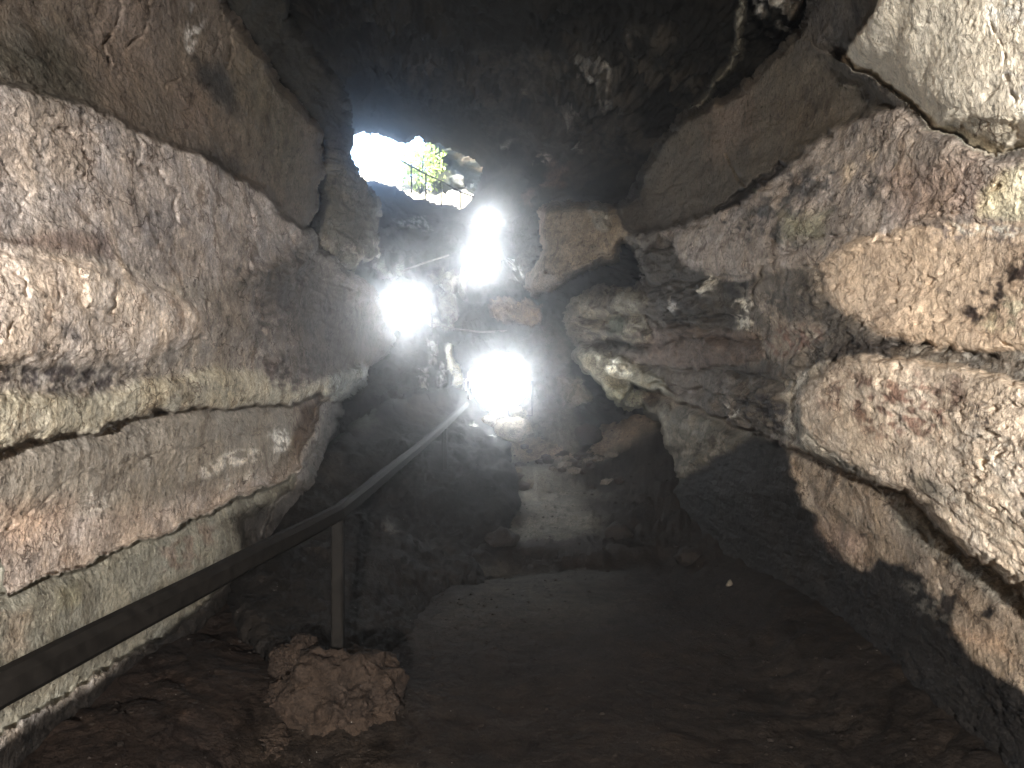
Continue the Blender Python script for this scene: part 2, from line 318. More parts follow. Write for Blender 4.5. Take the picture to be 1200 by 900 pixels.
lw_patch = [
    dict(p=[(270, 205), (330, 230), (360, 262), (400, 315), (440, 345), (470, 400), (420, 470), (372, 470), (330, 440), (270, 400), (270, 330), (255, 290), (285, 262)], c=(84, 74, 68), soft=60, rg=1.9),
    dict(p=[(0, 103)]+LT[2:]+[(330, 300), (250, 335), (190, 330), (130, 305), (60, 292), (0, 290), (-500, 280), (-500, 20)], c=(148, 131, 122), soft=14, part='rock_layer', rg=.7, label='greyish beige rock layer under the dark left slab'),
    dict(p=[(0, 120), (50, 140), (70, 200), (60, 260), (0, 270)], c=(165, 144, 128), soft=40, a=.6),
    dict(p=[(70, 270), (120, 275), (130, 305), (60, 296), (0, 296), (0, 284)], c=(112, 84, 74), soft=12, a=.7),
    dict(p=[(110, 135), (160, 160), (160, 185), (120, 175), (80, 150)], c=(104, 94, 88), soft=10, a=.7, mott=6),
    dict(p=[(-500, 285), (0, 293), (50, 300), (130, 310), (190, 338), (240, 360), (243, 392), (200, 412), (150, 424), (60, 424), (0, 426), (-500, 500)], c=(190, 166, 148), soft=14, dt=-.025, ds=14, part='rock_layer', rg=1.0, label='bright pinkish bulging rock layer on the left wall'),
    dict(p=[(80, 315), (120, 312), (135, 340), (130, 365), (95, 360)], c=(208, 184, 166), soft=10, a=.9, dt=-.015, ds=8),
    dict(p=[(50, 370), (90, 390), (98, 402), (85, 400), (55, 385)], c=(110, 98, 94), soft=8, a=.8),
    dict(p=[(240, 345), (300, 350), (350, 400), (330, 430), (250, 430), (243, 395)], c=(136, 118, 104), soft=30, a=.8),
    dict(p=[(0, 428), (60, 430), (170, 434), (190, 440), (120, 456), (62, 462), (0, 468), (-300, 520), (-300, 450)], c=(74, 62, 62), soft=10, a=.95, mott=14, dt=.012, ds=8),
    dict(p=[(0, 460), (100, 462), (180, 442), (250, 430), (300, 436), (330, 448), (385, 447)]+L1[14:6:-1]+L1[6:0:-1]+[(-500, 650), (-500, 520)], c=(176, 160, 128), soft=16, dt=-.015, ds=12, part='rock_layer', rg=.7, label='yellowish rock lip overhanging the lower left wall'),
    dict(p=[(0, 490), (60, 480), (80, 505), (0, 520)], c=(192, 176, 148), soft=18, a=.7),
    dict(p=[(300, 420), (350, 415), (380, 430), (365, 452), (330, 458), (305, 445)], c=(84, 62, 54), soft=12, a=.9, mott=8),
    dict(p=[(200, 440), (235, 450), (230, 475), (195, 478)], c=(140, 128, 108), soft=8, a=.8),
    dict(p=[(258, 290), (300, 300), (300, 330), (262, 330)], c=(84, 76, 74), soft=18, a=.8, mott=10),
    dict(p=[(290, 340), (340, 340), (345, 390), (300, 390)], c=(74, 60, 56), soft=18, a=.8, mott=7),
    dict(p=[(150, 230), (230, 250), (220, 300), (150, 290)], c=(112, 100, 98), soft=20, a=.7, mott=10),
    dict(p=[(385, 440), (425, 425), (430, 450), (400, 476), (385, 470)], c=(120, 122, 118), soft=6, dt=-.02, ds=6, part='rock_knob'),
    dict(p=[(-500, 650)]+L1[1:15]+[(374, 472), (366, 500), (350, 530), (342, 557)]+L2[6::-1], c=(146, 130, 112), soft=3, dt=.05, ds=4, part='rock_layer', rg=.35, v=.65, label='smooth grey brown rock band below the yellowish lip'),
    dict(p=[(0, 620), (100, 600), (200, 590), (340, 545), (340, 557), (240, 602), (130, 650), (0, 698), (-400, 860), (-400, 760)], c=(178, 150, 132), soft=22, a=.8),
    dict(p=[(0, 590), (80, 585), (80, 610), (0, 650)], c=(186, 142, 112), soft=26, a=.6),
    dict(p=[(342, 470), (376, 464), (366, 500), (350, 535), (342, 545)], c=(112, 86, 66), soft=8, a=.9),
    dict(p=[(230, 548), (262, 533), (296, 524), (303, 536), (262, 552), (230, 564)], c=(222, 206, 190), soft=5, mott=9),
    dict(p=[(312, 510), (335, 497), (339, 515), (336, 530), (312, 536), (318, 522)], c=(222, 208, 192), soft=5, mott=8),
    dict(p=[(255, 568), (295, 552), (300, 560), (262, 580)], c=(200, 184, 168), soft=5, mott=5),
    dict(p=[(100, 580), (130, 575), (135, 590), (105, 598)], c=(214, 196, 178), soft=5, mott=5),
    dict(p=[(0, 655)]+L2[1:8]+[(338, 575), (318, 592), (300, 650), (200, 740), (0, 860), (-500, 1200), (-500, 900), (-500, 880)], c=(134, 126, 106), soft=3, dt=.055, ds=4, part='rock_layer', rg=.3, v=.65, label='greenish grey lowest rock layer behind the handrail'),
    dict(p=[(185, 640), (240, 610), (262, 620), (240, 650), (190, 680)], c=(136, 108, 88), soft=12, a=.8, mott=14),
    dict(p=[(0, 720), (30, 715), (25, 760), (0, 770)], c=(150, 122, 92), soft=12, a=.7),
    dict(p=[(60, 690), (85, 680), (90, 710), (65, 715)], c=(150, 140, 98), soft=10, a=.6),
    dict(p=[(270, 605), (320, 585), (345, 560), (385, 470), (460, 430), (460, 700), (300, 700), (285, 650)], c=(66, 58, 52), soft=26, dt=.03, ds=10, part='rock_layer', label='dark rock low on the left wall'),
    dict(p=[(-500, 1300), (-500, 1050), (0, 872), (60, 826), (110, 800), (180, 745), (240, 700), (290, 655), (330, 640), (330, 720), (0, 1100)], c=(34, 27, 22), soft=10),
    # dark slab along the top
    dict(p=[(-500, -400), (120, -400), (235, -40), (262, 0), (300, 55), (345, 118), (381, 153), (376, 200), (366, 250), (358, 270)]+LT[::-1], c=(92, 76, 62), soft=4, dt=.045, ds=9, part='rock_slab', rg=.35, v=.7, label='dark brown overhanging slab along the top left'),
    dict(p=[(0, 40), (90, 30), (110, 90), (100, 130), (40, 125), (0, 100), (-300, 60), (-300, -50)], c=(58, 54, 42), soft=50, a=.85),
    dict(p=[(225, 70), (255, 75), (285, 100), (275, 135), (250, 125), (230, 100)], c=(44, 43, 44), soft=16, a=.9),
    dict(p=[(225, 175), (270, 180), (290, 200), (250, 200)], c=(46, 42, 38), soft=14, a=.7),
    dict(p=[(226, 5), (233, 18), (242, 22), (232, 42), (222, 66), (213, 60), (216, 35)], c=(168, 158, 150), soft=6, mott=10),
    dict(p=[(100, -40), (200, -30), (190, 60), (130, 120), (90, 60)], c=(100, 80, 66), soft=50, a=.8),
    dict(p=[(290, 60), (350, 140), (370, 250), (320, 200), (290, 120)], c=(88, 78, 56), soft=50, a=.8),
    dict(p=[(190, 95), (240, 110), (245, 150), (210, 155)], c=(112, 86, 66), soft=26, a=.6),
]
lw_crack = [([(135, -30), (138, 20), (124, 50), (126, 90)], 2.2, .025), ([(172, -30), (172, 20), (162, 48), (142, 65)], 2, .02), ([(262, 10), (258, 40), (250, 62)], 1.6, .025), ([(278, 18), (272, 55), (268, 82)], 1.6, .025),
            ([(190, 110), (192, 98), (210, 90)], 1.6, .015), ([(40, 132), (85, 165), (92, 185)], 2, .02), ([(86, 172), (90, 200), (88, 222)], 1.4, .015), ([(148, 160), (155, 195), (172, 200), (200, 230), (202, 260)], 2.2, .025),
            ([(5, 620), (80, 560), (130, 548), (190, 530), (250, 516), (325, 496)], 2.4, .016), ([(180, 540), (187, 590)], 1.3, .01), ([(0, 312), (22, 330), (18, 360), (2, 395)], 1.8, .018),
            ([(55, 322), (60, 350), (48, 375)], 1.4, .012), ([(82, 312), (78, 340), (95, 360), (130, 368), (135, 330)], 1.6, .012), ([(185, 338), (240, 352), (250, 390)], 1.6, .015),
            ([(284, 262), (292, 245), (290, 285)], 1.5, .012), ([(0, 200), (25, 225), (10, 260)], 1.6, .013), ([(120, 375), (170, 400), (240, 395)], 1.6, .012), ([(330, 255), (345, 300), (375, 330), (410, 340)], 2, .02),
            ([(0, 668), (60, 640), (150, 610), (190, 600)], 1.3, .008), ([(290, 285), (292, 340), (310, 390)], 2, .018)]
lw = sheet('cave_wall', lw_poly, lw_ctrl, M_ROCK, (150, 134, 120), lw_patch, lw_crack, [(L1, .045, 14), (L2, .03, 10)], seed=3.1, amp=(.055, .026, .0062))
tag(lw, 'left cave wall of pale layered rock beside the handrail', kind='structure')

# rock pillar hanging between the left slab and the daylight opening
a2 = sheet('hanging_rock', [(170, -200), (262, -200), (318, -20), (345, 40), (392, 92), (404, 120), (409, 160), (406, 180), (414, 196), (426, 215), (443, 235), (441, 262), (443, 300), (432, 304), (424, 300), (414, 313), (398, 306), (380, 296), (370, 280), (378, 240), (384, 200), (382, 160), (340, 110), (250, 0)],
    [(170, -200, 3.6), (280, -100, 4.6), (310, 40, 5.6), (380, 110, 7.0), (400, 160, 7.6), (400, 250, 7.6), (440, 260, 8.3), (380, 290, 7.4), (440, 300, 8.2)], M_ROCK, (44, 39, 31),
    [dict(p=[(380, 180), (410, 170), (450, 230), (450, 320), (370, 320), (372, 250)], c=(86, 78, 58), soft=30),
     dict(p=[(370, 275), (395, 282), (420, 284), (445, 280), (445, 305), (410, 318), (375, 300)], c=(130, 118, 102), soft=10, mott=7, part='rock_lip'),
     dict(p=[(400, 230), (430, 245), (436, 262), (410, 250)], c=(84, 76, 56), soft=8)],
    [([(395, 200), (400, 240), (430, 255), (440, 262)], 2, .02)], step=1.6, seed=9.4, amp=(.07, .045, .01), rim=(8, .12))
tag(a2, 'olive brown rock pillar hanging left of the daylight opening', 'rock')

# ------------------------------------------------------------------ RIGHT WALL
LR = [(740, 448), (750, 452), (800, 472), (850, 488), (890, 508), (925, 524), (950, 532), (990, 548), (1030, 562), (1068, 580), (1088, 595), (1096, 612), (1122, 634), (1165, 665), (1200, 690), (1500, 940)]
LS = [(1500, 220), (1200, 172), (1170, 182), (1140, 172), (1125, 160), (1095, 153), (1085, 140), (1058, 122), (1030, 95), (990, 70)]
rw_poly = [(1700, -400), (1010, -400), (965, -60), (945, 25), (905, 68), (866, 104), (800, 138), (772, 165), (752, 200), (740, 226), (722, 240), (690, 236), (650, 238), (632, 250), (634, 272), (636, 290), (622, 318), (614, 336), (622, 346), (642, 344), (665, 326), (700, 313),
           (722, 302), (728, 284), (742, 288), (756, 302), (760, 325), (746, 340), (722, 346), (700, 340), (682, 350), (666, 368), (668, 392), (672, 404), (671, 418), (682, 434), (698, 450), (716, 466), (733, 480), (752, 478), (768, 494), (780, 522), (791, 545),
           (796, 562), (768, 580), (735, 590), (705, 610), (690, 650), (700, 690), (800, 720), (870, 745), (1000, 860), (1130, 1000), (1500, 1500), (1700, 1500)]
rw_ctrl = [(1700, -400, 1.15), (1010, -300, 2.9), (1200, -200, 2.0), (1200, 0, 2.28), (1050, 0, 3.1), (1100, 120, 2.85), (1200, 160, 2.4), (960, 0, 4.2), (900, 80, 5.1), (1000, 120, 3.9), (800, 170, 7.0), (850, 220, 6.0), (745, 230, 8.3),
           (640, 250, 9.6), (700, 290, 8.8), (620, 335, 9.9), (950, 220, 4.3), (1080, 220, 3.05), (1200, 250, 2.45), (870, 300, 5.3), (800, 320, 6.8), (740, 370, 8.2), (680, 390, 9.2), (1000, 350, 3.6), (1200, 350, 2.45), (1100, 400, 2.95),
           (900, 400, 4.9), (680, 425, 9.1), (760, 460, 7.9), (850, 460, 5.8), (940, 480, 4.2), (1050, 500, 3.15), (1200, 550, 2.33), (1200, 680, 2.45), (1050, 570, 3.3), (1100, 750, 3.05), (1120, 900, 2.85), (1200, 800, 2.5), (870, 560, 5.3), (870, 690, 5.3), (790, 550, 6.9),
           (740, 640, 6.9), (960, 620, 4.3), (980, 770, 4.0), (1500, 450, 1.55), (1500, 900, 1.55), (1700, 1500, 1.2), (700, 690, 6.0)]
rw_patch = [
    # lower wall below the long ledge
    dict(p=LR[::-1]+[(730, 470), (690, 620), (690, 700), (870, 760), (1130, 1010), (1500, 1500)], c=(140, 114, 86), soft=3, dt=.07, ds=4, part='rock_layer', rg=.5, label='tan wall under the long right ledge, dark at its foot'),
    dict(p=[(1040, 580), (1080, 600), (1120, 640), (1200, 700), (1200, 720), (1110, 660), (1060, 620)], c=(124, 112, 92), soft=14),
    dict(p=[(725, 470), (800, 474), (892, 510), (900, 530), (796, 575), (700, 600), (690, 480)], c=(76, 66, 50), soft=8, rg=1.5),
    dict(p=[(730, 475), (800, 478), (850, 492), (888, 512), (860, 530), (796, 566), (760, 500)], c=(104, 92, 72), soft=10, mott=12),
    dict(p=[(740, 472), (790, 478), (850, 500), (830, 520), (790, 500)], c=(104, 98, 86), soft=12, a=.8, mott=8),
    dict(p=[(690, 600), (760, 584), (796, 566), (830, 545), (862, 529), (889, 514), (912, 518), (926, 530), (934, 560), (950, 600), (972, 632), (992, 655), (1012, 673), (1024, 660), (1032, 652), (1060, 660), (1082, 672), (1100, 700), (1122, 722), (1150, 772), (1200, 802), (1500, 1000), (1500, 1500), (600, 1500)], c=(27, 22, 19), soft=5, rg=.7),  # darker area along the foot of the wall, sharp upper edge
    dict(p=[(1060, 680), (1120, 690), (1130, 730), (1090, 720)], c=(92, 84, 72), soft=10, a=.8, mott=8),
    dict(p=[(1156, 712), (1165, 709), (1172, 716), (1168, 724), (1158, 722)], c=(44, 34, 28), soft=4),
    dict(p=[(1110, 700), (1124, 695), (1130, 715), (1120, 722), (1112, 716)], c=(48, 38, 32), soft=4),
    dict(p=[(1005, 615), (1022, 615), (1020, 632), (1008, 630)], c=(52, 40, 32), soft=8, mott=6),
    dict(p=[(1130, 740), (1180, 740), (1200, 770), (1160, 760)], c=(158, 118, 78), soft=14, a=.8),
    dict(p=[(960, 610), (1010, 630), (1010, 660), (980, 640)], c=(148, 108, 84), soft=20, a=.7),
    # far ledge with cream lip
    dict(p=[(668, 404), (700, 408), (740, 420), (770, 440), (800, 470), (770, 462), (740, 470), (720, 470), (698, 450), (680, 434), (668, 418)], c=(126, 116, 90), soft=8, dt=-.02, ds=6, part='rock_ledge', label='cream ledge tip above the dark hollow'),
    dict(p=[(700, 416), (718, 420), (742, 424), (738, 438), (716, 434), (702, 428)], c=(236, 228, 206), soft=5, mott=8),
    dict(p=[(690, 450), (745, 452), (760, 478), (735, 482), (712, 468)], c=(124, 118, 86), soft=8),
    dict(p=[(745, 385), (800, 380), (895, 390), (900, 420), (860, 430), (790, 428), (745, 424)], c=(100, 78, 62), soft=10, dt=-.012, ds=6, rg=2.0, part='rock_layer', label='reddish brown rock band deep along the right wall'),
    dict(p=[(740, 428), (850, 432), (925, 440), (925, 510), (890, 505), (850, 486), (800, 470), (755, 452)], c=(92, 78, 64), soft=8, mott=26, rg=1.8),
    dict(p=[(700, 395), (750, 400), (760, 415), (720, 412)], c=(62, 58, 50), soft=8, a=.9),
    dict(p=[(880, 470), (905, 462), (930, 478), (948, 505), (930, 512), (905, 500), (888, 488)], c=(58, 54, 58), soft=8, mott=9),
    dict(p=[(850, 476), (875, 480), (880, 492), (855, 486)], c=(188, 178, 160), soft=5, mott=5),
    dict(p=[(850, 430), (900, 428), (905, 440), (870, 448)], c=(60, 52, 46), soft=8, a=.8),
    # cream lumps and dark rocks
    dict(p=[(664, 366), (682, 348), (700, 338), (722, 344), (748, 338), (762, 350), (762, 400), (700, 398), (668, 394)], c=(122, 110, 86), soft=8, mott=11, rg=2.2, dt=-.015, ds=8, part='rock_lump'),
    dict(p=[(712, 370), (738, 372), (736, 392), (714, 392)], c=(74, 78, 60), soft=6, a=.9),
    dict(p=[(756, 298), (800, 280), (870, 290), (880, 380), (800, 385), (762, 375), (760, 330)], c=(70, 62, 54), soft=14, part='rock_layer', rg=2.4, label='grey brown broken rocks right of the dark hollow'),
    dict(p=[(790, 350), (830, 345), (840, 380), (800, 380)], c=(66, 60, 58), soft=10, mott=9),
    dict(p=[(832, 310), (846, 320), (850, 342), (836, 340)], c=(206, 194, 172), soft=5, mott=5),
    dict(p=[(868, 345), (886, 350), (890, 390), (872, 388)], c=(196, 184, 160), soft=6, mott=7),
    dict(p=[(852, 285), (895, 290), (895, 320), (860, 318)], c=(170, 160, 146), soft=6, mott=4.5),
    dict(p=[(860, 320), (890, 330), (880, 350), (862, 345)], c=(48, 44, 42), soft=8, mott=8),
    dict(p=[(796, 345), (806, 362), (798, 366)], c=(188, 178, 168), soft=4),
    # tan lump by the far chamber
    dict(p=[(628, 252), (650, 236), (690, 234), (722, 240), (738, 275), (728, 300), (700, 314), (665, 328), (612, 348), (620, 310)], c=(126, 100, 64), soft=6, part='rock_lump', rg=.4, label='ochre smooth rock lump beside the far chamber'),
    dict(p=[(628, 240), (640, 245), (640, 275), (636, 290), (630, 270)], c=(160, 112, 72), soft=5),
    dict(p=[(612, 325), (640, 318), (665, 326), (622, 348)], c=(134, 110, 88), soft=8),
    dict(p=[(690, 228), (702, 224), (712, 250), (716, 270), (706, 276), (697, 262)], c=(128, 112, 88), soft=4, dt=-.03, ds=4, part='rock_rib'),
    # upper middle: grey to pink
    dict(p=[(780, 275), (840, 252), (878, 235), (926, 200), (942, 186), (960, 162), (1000, 141), (1046, 127), (1062, 130), (1090, 152), (1130, 166), (1172, 186), (1200, 182), (1500, 230), (1500, 270), (1200, 262), (1100, 266), (1030, 290), (1000, 302), (960, 312), (900, 322), (860, 330), (810, 310)],
         c=(150, 130, 114), soft=6, dt=-.015, ds=6, part='rock_layer', rg=1.0, label='mottled grey and ochre rock layer below the pale slab'),
    dict(p=[(870, 250), (930, 200), (990, 195), (990, 240), (960, 290), (900, 300)], c=(92, 84, 80), soft=20, mott=14),
    dict(p=[(925, 255), (975, 250), (970, 285), (930, 280)], c=(134, 124, 84), soft=14, a=.8),
    dict(p=[(1000, 178), (1045, 175), (1060, 200), (1020, 208), (990, 212)], c=(204, 174, 138), soft=14, a=.9, mott=30),
    dict(p=[(1010, 205), (1060, 208), (1055, 240), (1020, 235)], c=(84, 74, 68), soft=10, a=.9, mott=12),
    dict(p=[(1040, 200), (1150, 180), (1170, 240), (1060, 262)], c=(158, 126, 106), soft=20, a=.8),
    dict(p=[(1162, 225), (1185, 200), (1220, 190), (1500, 200), (1500, 260), (1190, 262), (1160, 250)], c=(204, 184, 136), soft=10),
    dict(p=[(850, 255), (900, 262), (885, 285), (858, 280)], c=(58, 44, 38), soft=8, mott=8),
    # orange block
    dict(p=[(962, 312), (1010, 280), (1100, 262), (1200, 258), (1500, 262), (1500, 470), (1200, 410), (1150, 412), (1100, 410), (1070, 398), (1040, 392), (985, 360)], c=(196, 160, 122), soft=6, dt=-.02, ds=8, part='rock_layer', rg=.55, v=.55, label='orange tan block in the middle of the right wall'),
    dict(p=[(1122, 374), (1150, 340), (1180, 318), (1205, 296), (1320, 270), (1320, 330), (1200, 345), (1150, 382)], c=(70, 52, 44), soft=8, mott=13),
    dict(p=[(1150, 385), (1180, 350), (1210, 340), (1400, 360), (1400, 420), (1190, 400)], c=(190, 170, 128), soft=12, mott=16),
    dict(p=[(1080, 255), (1200, 255), (1200, 285), (1100, 280)], c=(130, 108, 94), soft=10, mott=10),
    dict(p=[(1125, 262), (1200, 264), (1200, 275), (1140, 277)], c=(214, 196, 168), soft=5, mott=6),
    dict(p=[(893, 322), (962, 306), (985, 345), (975, 385), (945, 415), (915, 426), (895, 405)], c=(138, 120, 100), soft=6, mott=40, part='rock_block'),
    dict(p=[(900, 385), (960, 380), (975, 395), (940, 415), (910, 420)], c=(122, 82, 64), soft=10, mott=9),
    dict(p=[(900, 340), (980, 350), (960, 375), (905, 370)], c=(86, 76, 68), soft=8, mott=6),
    dict(p=[(1060, 402), (1100, 408), (1150, 412), (1210, 416), (1400, 440), (1400, 470), (1200, 442), (1120, 424), (1070, 418)], c=(134, 126, 116), soft=10, mott=16, part='rock_layer', label='thin grey seam across the right wall'),
    dict(p=[(982, 410), (1010, 398), (1060, 400), (1056, 418), (1010, 420), (985, 428)], c=(60, 50, 44), soft=6, a=.9),  # recess, its shade put into the colour
    # lower bulge
    dict(p=[(936, 480), (940, 462), (962, 440), (985, 426), (1020, 416), (1060, 420), (1130, 428), (1200, 446), (1500, 480), (1500, 940)]+LR[14:4:-1]+[(940, 505)], c=(190, 162, 132), soft=5, dt=-.045, ds=10, part='rock_ledge', rg=.7, v=.7, label='large warm bulging ledge low on the right wall'),
    dict(p=[(925, 445), (960, 430), (985, 425), (960, 445), (940, 468), (950, 500), (990, 535), (1040, 562), (990, 548), (925, 522), (930, 480)], c=(146, 132, 112), soft=6),
    dict(p=[(990, 440), (1080, 440), (1130, 470), (1110, 510), (1040, 520), (1000, 490), (970, 470)], c=(134, 92, 68), soft=24, mott=11),
    dict(p=[(1140, 478), (1160, 476), (1168, 500), (1150, 505)], c=(70, 60, 62), soft=10, mott=10),
    dict(p=[(1120, 445), (1135, 440), (1130, 480), (1120, 480)], c=(98, 68, 54), soft=8, a=.8),
    dict(p=[(1070, 555), (1100, 562), (1145, 590), (1120, 592), (1080, 575)], c=(100, 88, 68), soft=8, a=.9),
    dict(p=[(1130, 500), (1200, 500), (1300, 560), (1300, 760), (1150, 640), (1110, 600)], c=(192, 170, 144), soft=30, mott=12),
    # brown slab
    dict(p=[(1010, -400), (965, -60), (945, 25), (905, 68), (866, 104), (800, 138), (772, 165), (738, 228), (716, 240), (740, 276), (800, 266), (838, 248), (872, 236), (924, 194), (940, 184), (960, 160), (1000, 139), (1046, 125), (1028, 104), (988, 72), (1016, 34), (1050, -20), (1100, -400)],
         c=(84, 70, 51), soft=4, dt=.03, ds=7, part='rock_slab', rg=.25, v=.6, label='brown olive smooth slab sloping up to the ceiling on the right'),
    dict(p=[(960, -60), (1050, -60), (1000, 60), (940, 70)], c=(70, 60, 52), soft=30, a=.9),
    dict(p=[(900, 120), (980, 100), (1000, 130), (920, 180)], c=(78, 62, 42), soft=30, a=.8),
    dict(p=[(830, 130), (880, 100), (880, 160), (840, 190)], c=(120, 92, 66), soft=30, a=.7),
    dict(p=[(836, 248), (845, 240), (872, 222), (918, 192), (926, 196), (874, 238), (842, 254)], c=(64, 54, 48), soft=4, dt=.05, ds=4),  # recessed crack, its shade also put into the colour
    # pale slab
    dict(p=LS[::-1]+[(1500, -400), (1080, -400), (1045, -10), (1016, 34), (1000, 56)], c=(216, 198, 170), soft=3, dt=-.055, ds=4, part='rock_slab', rg=.25, v=.35, label='pale cream slab hanging at the top right corner'),
    dict(p=[(1085, 150), (1140, 138), (1180, 140), (1200, 150), (1170, 178), (1120, 160)], c=(196, 180, 152), soft=6, dt=.012, ds=5),
    dict(p=[(1178, 85), (1200, 80), (1400, 60), (1400, 120), (1200, 115), (1182, 110)], c=(150, 142, 136), soft=10, mott=16),
    dict(p=[(1186, 115), (1200, 110), (1400, 90), (1400, 150), (1196, 146)], c=(246, 236, 214), soft=5),
    dict(p=[(1150, 0), (1200, -20), (1200, 30), (1165, 40)], c=(232, 226, 214), soft=12, mott=12),
]
rw_crack = [([(1012, 272), (960, 282), (920, 300), (896, 322), (888, 345), (892, 375), (890, 402), (902, 420), (925, 430), (950, 432)], 2.2, .035), ([(1000, 300), (962, 312), (975, 340)], 1.6, .02), ([(855, 180), (862, 200), (876, 216)], 2.2, .02),
            ([(1010, 290), (1030, 288), (1060, 262), (1160, 240), (1180, 215)], 1.8, .02), ([(985, 424), (1010, 408), (1060, 404), (1090, 405), (1110, 412), (1160, 414), (1200, 432)], 2.6, .03),
            ([(1135, 385), (1170, 395), (1200, 412)], 1.3, .02), ([(930, 452), (945, 442), (975, 440)], 2, .02), ([(932, 480), (940, 500), (985, 535), (1040, 575), (1085, 590)], 1.8, .015), ([(820, 430), (870, 432), (930, 445)], 2, .02),
            ([(760, 395), (800, 398), (850, 388)], 2, .02), ([(1125, 165), (1118, 195), (1105, 210)], 1.4, .012), ([(1160, 20), (1178, 60), (1180, 100), (1190, 118)], 2, .015), ([(640, 320), (700, 302), (728, 285)], 1.8, .02),
            ([(735, 240), (760, 228), (800, 216), (830, 214)], 1.8, .012), ([(1040, 600), (1080, 625), (1100, 660), (1110, 690)], 2, .015), ([(840, 250), (870, 240), (930, 205), (942, 186), (962, 160), (1002, 140), (1046, 126)], 2.6, .03)]
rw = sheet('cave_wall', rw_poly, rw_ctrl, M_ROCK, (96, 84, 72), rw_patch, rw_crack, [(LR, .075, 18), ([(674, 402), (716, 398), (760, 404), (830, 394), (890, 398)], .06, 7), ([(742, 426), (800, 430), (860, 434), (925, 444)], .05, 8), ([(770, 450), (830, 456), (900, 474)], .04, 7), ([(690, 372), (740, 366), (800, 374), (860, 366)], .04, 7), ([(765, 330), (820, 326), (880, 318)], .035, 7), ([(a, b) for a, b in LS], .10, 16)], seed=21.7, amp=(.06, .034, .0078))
tag(rw, 'right cave wall of ochre and grey rock with a long ledge', kind='structure')

# ------------------------------------------------------------------ FAR CHAMBER AND CEILING
hole = [(407, 165), (418, 154), (440, 156), (466, 163), (478, 165), (490, 157), (504, 170), (530, 171), (552, 180), (568, 196), (562, 215), (556, 232), (546, 243), (520, 240), (496, 234), (470, 226), (448, 217), (436, 214), (425, 212), (414, 200), (408, 184)]
fc_poly = [(120, -380), (1120, -380), (1080, 60), (900, 260), (880, 640), (300, 660), (300, 300), (260, 60)]
fc_ctrl = [(120, -380, 3.6), (1120, -380, 3.6), (600, -380, 4.0), (600, -100, 5.8), (600, 0, 7.4), (350, 0, 7.5), (850, 0, 7.0), (1000, 0, 6.0), (300, 60, 7.6), (600, 100, 10.5), (420, 90, 12), (450, 135, 16.5), (520, 150, 16.5), (400, 200, 18), (455, 230, 18.3), (560, 190, 18.3), (550, 250, 18), (620, 170, 14), (700, 100, 9.6), (800, 100, 8.6), (860, 160, 8.6),
           (640, 230, 13.5), (460, 290, 17.2), (470, 300, 16.4), (570, 262, 17.6), (568, 304, 15.6), (520, 320, 14.5), (475, 360, 12.7), (430, 350, 12.6), (540, 400, 11.6), (590, 370, 12), (585, 440, 10.4), (500, 440, 10.2), (640, 420, 10.8), (650, 480, 10.3), (640, 530, 9.6), (600, 560, 9.2), (430, 450, 10), (400, 520, 9),
           (680, 300, 12), (740, 320, 10.8), (720, 480, 9.4), (770, 520, 8.6), (820, 600, 7.8), (880, 300, 9), (660, 620, 8.6), (320, 600, 8), (320, 350, 10)]
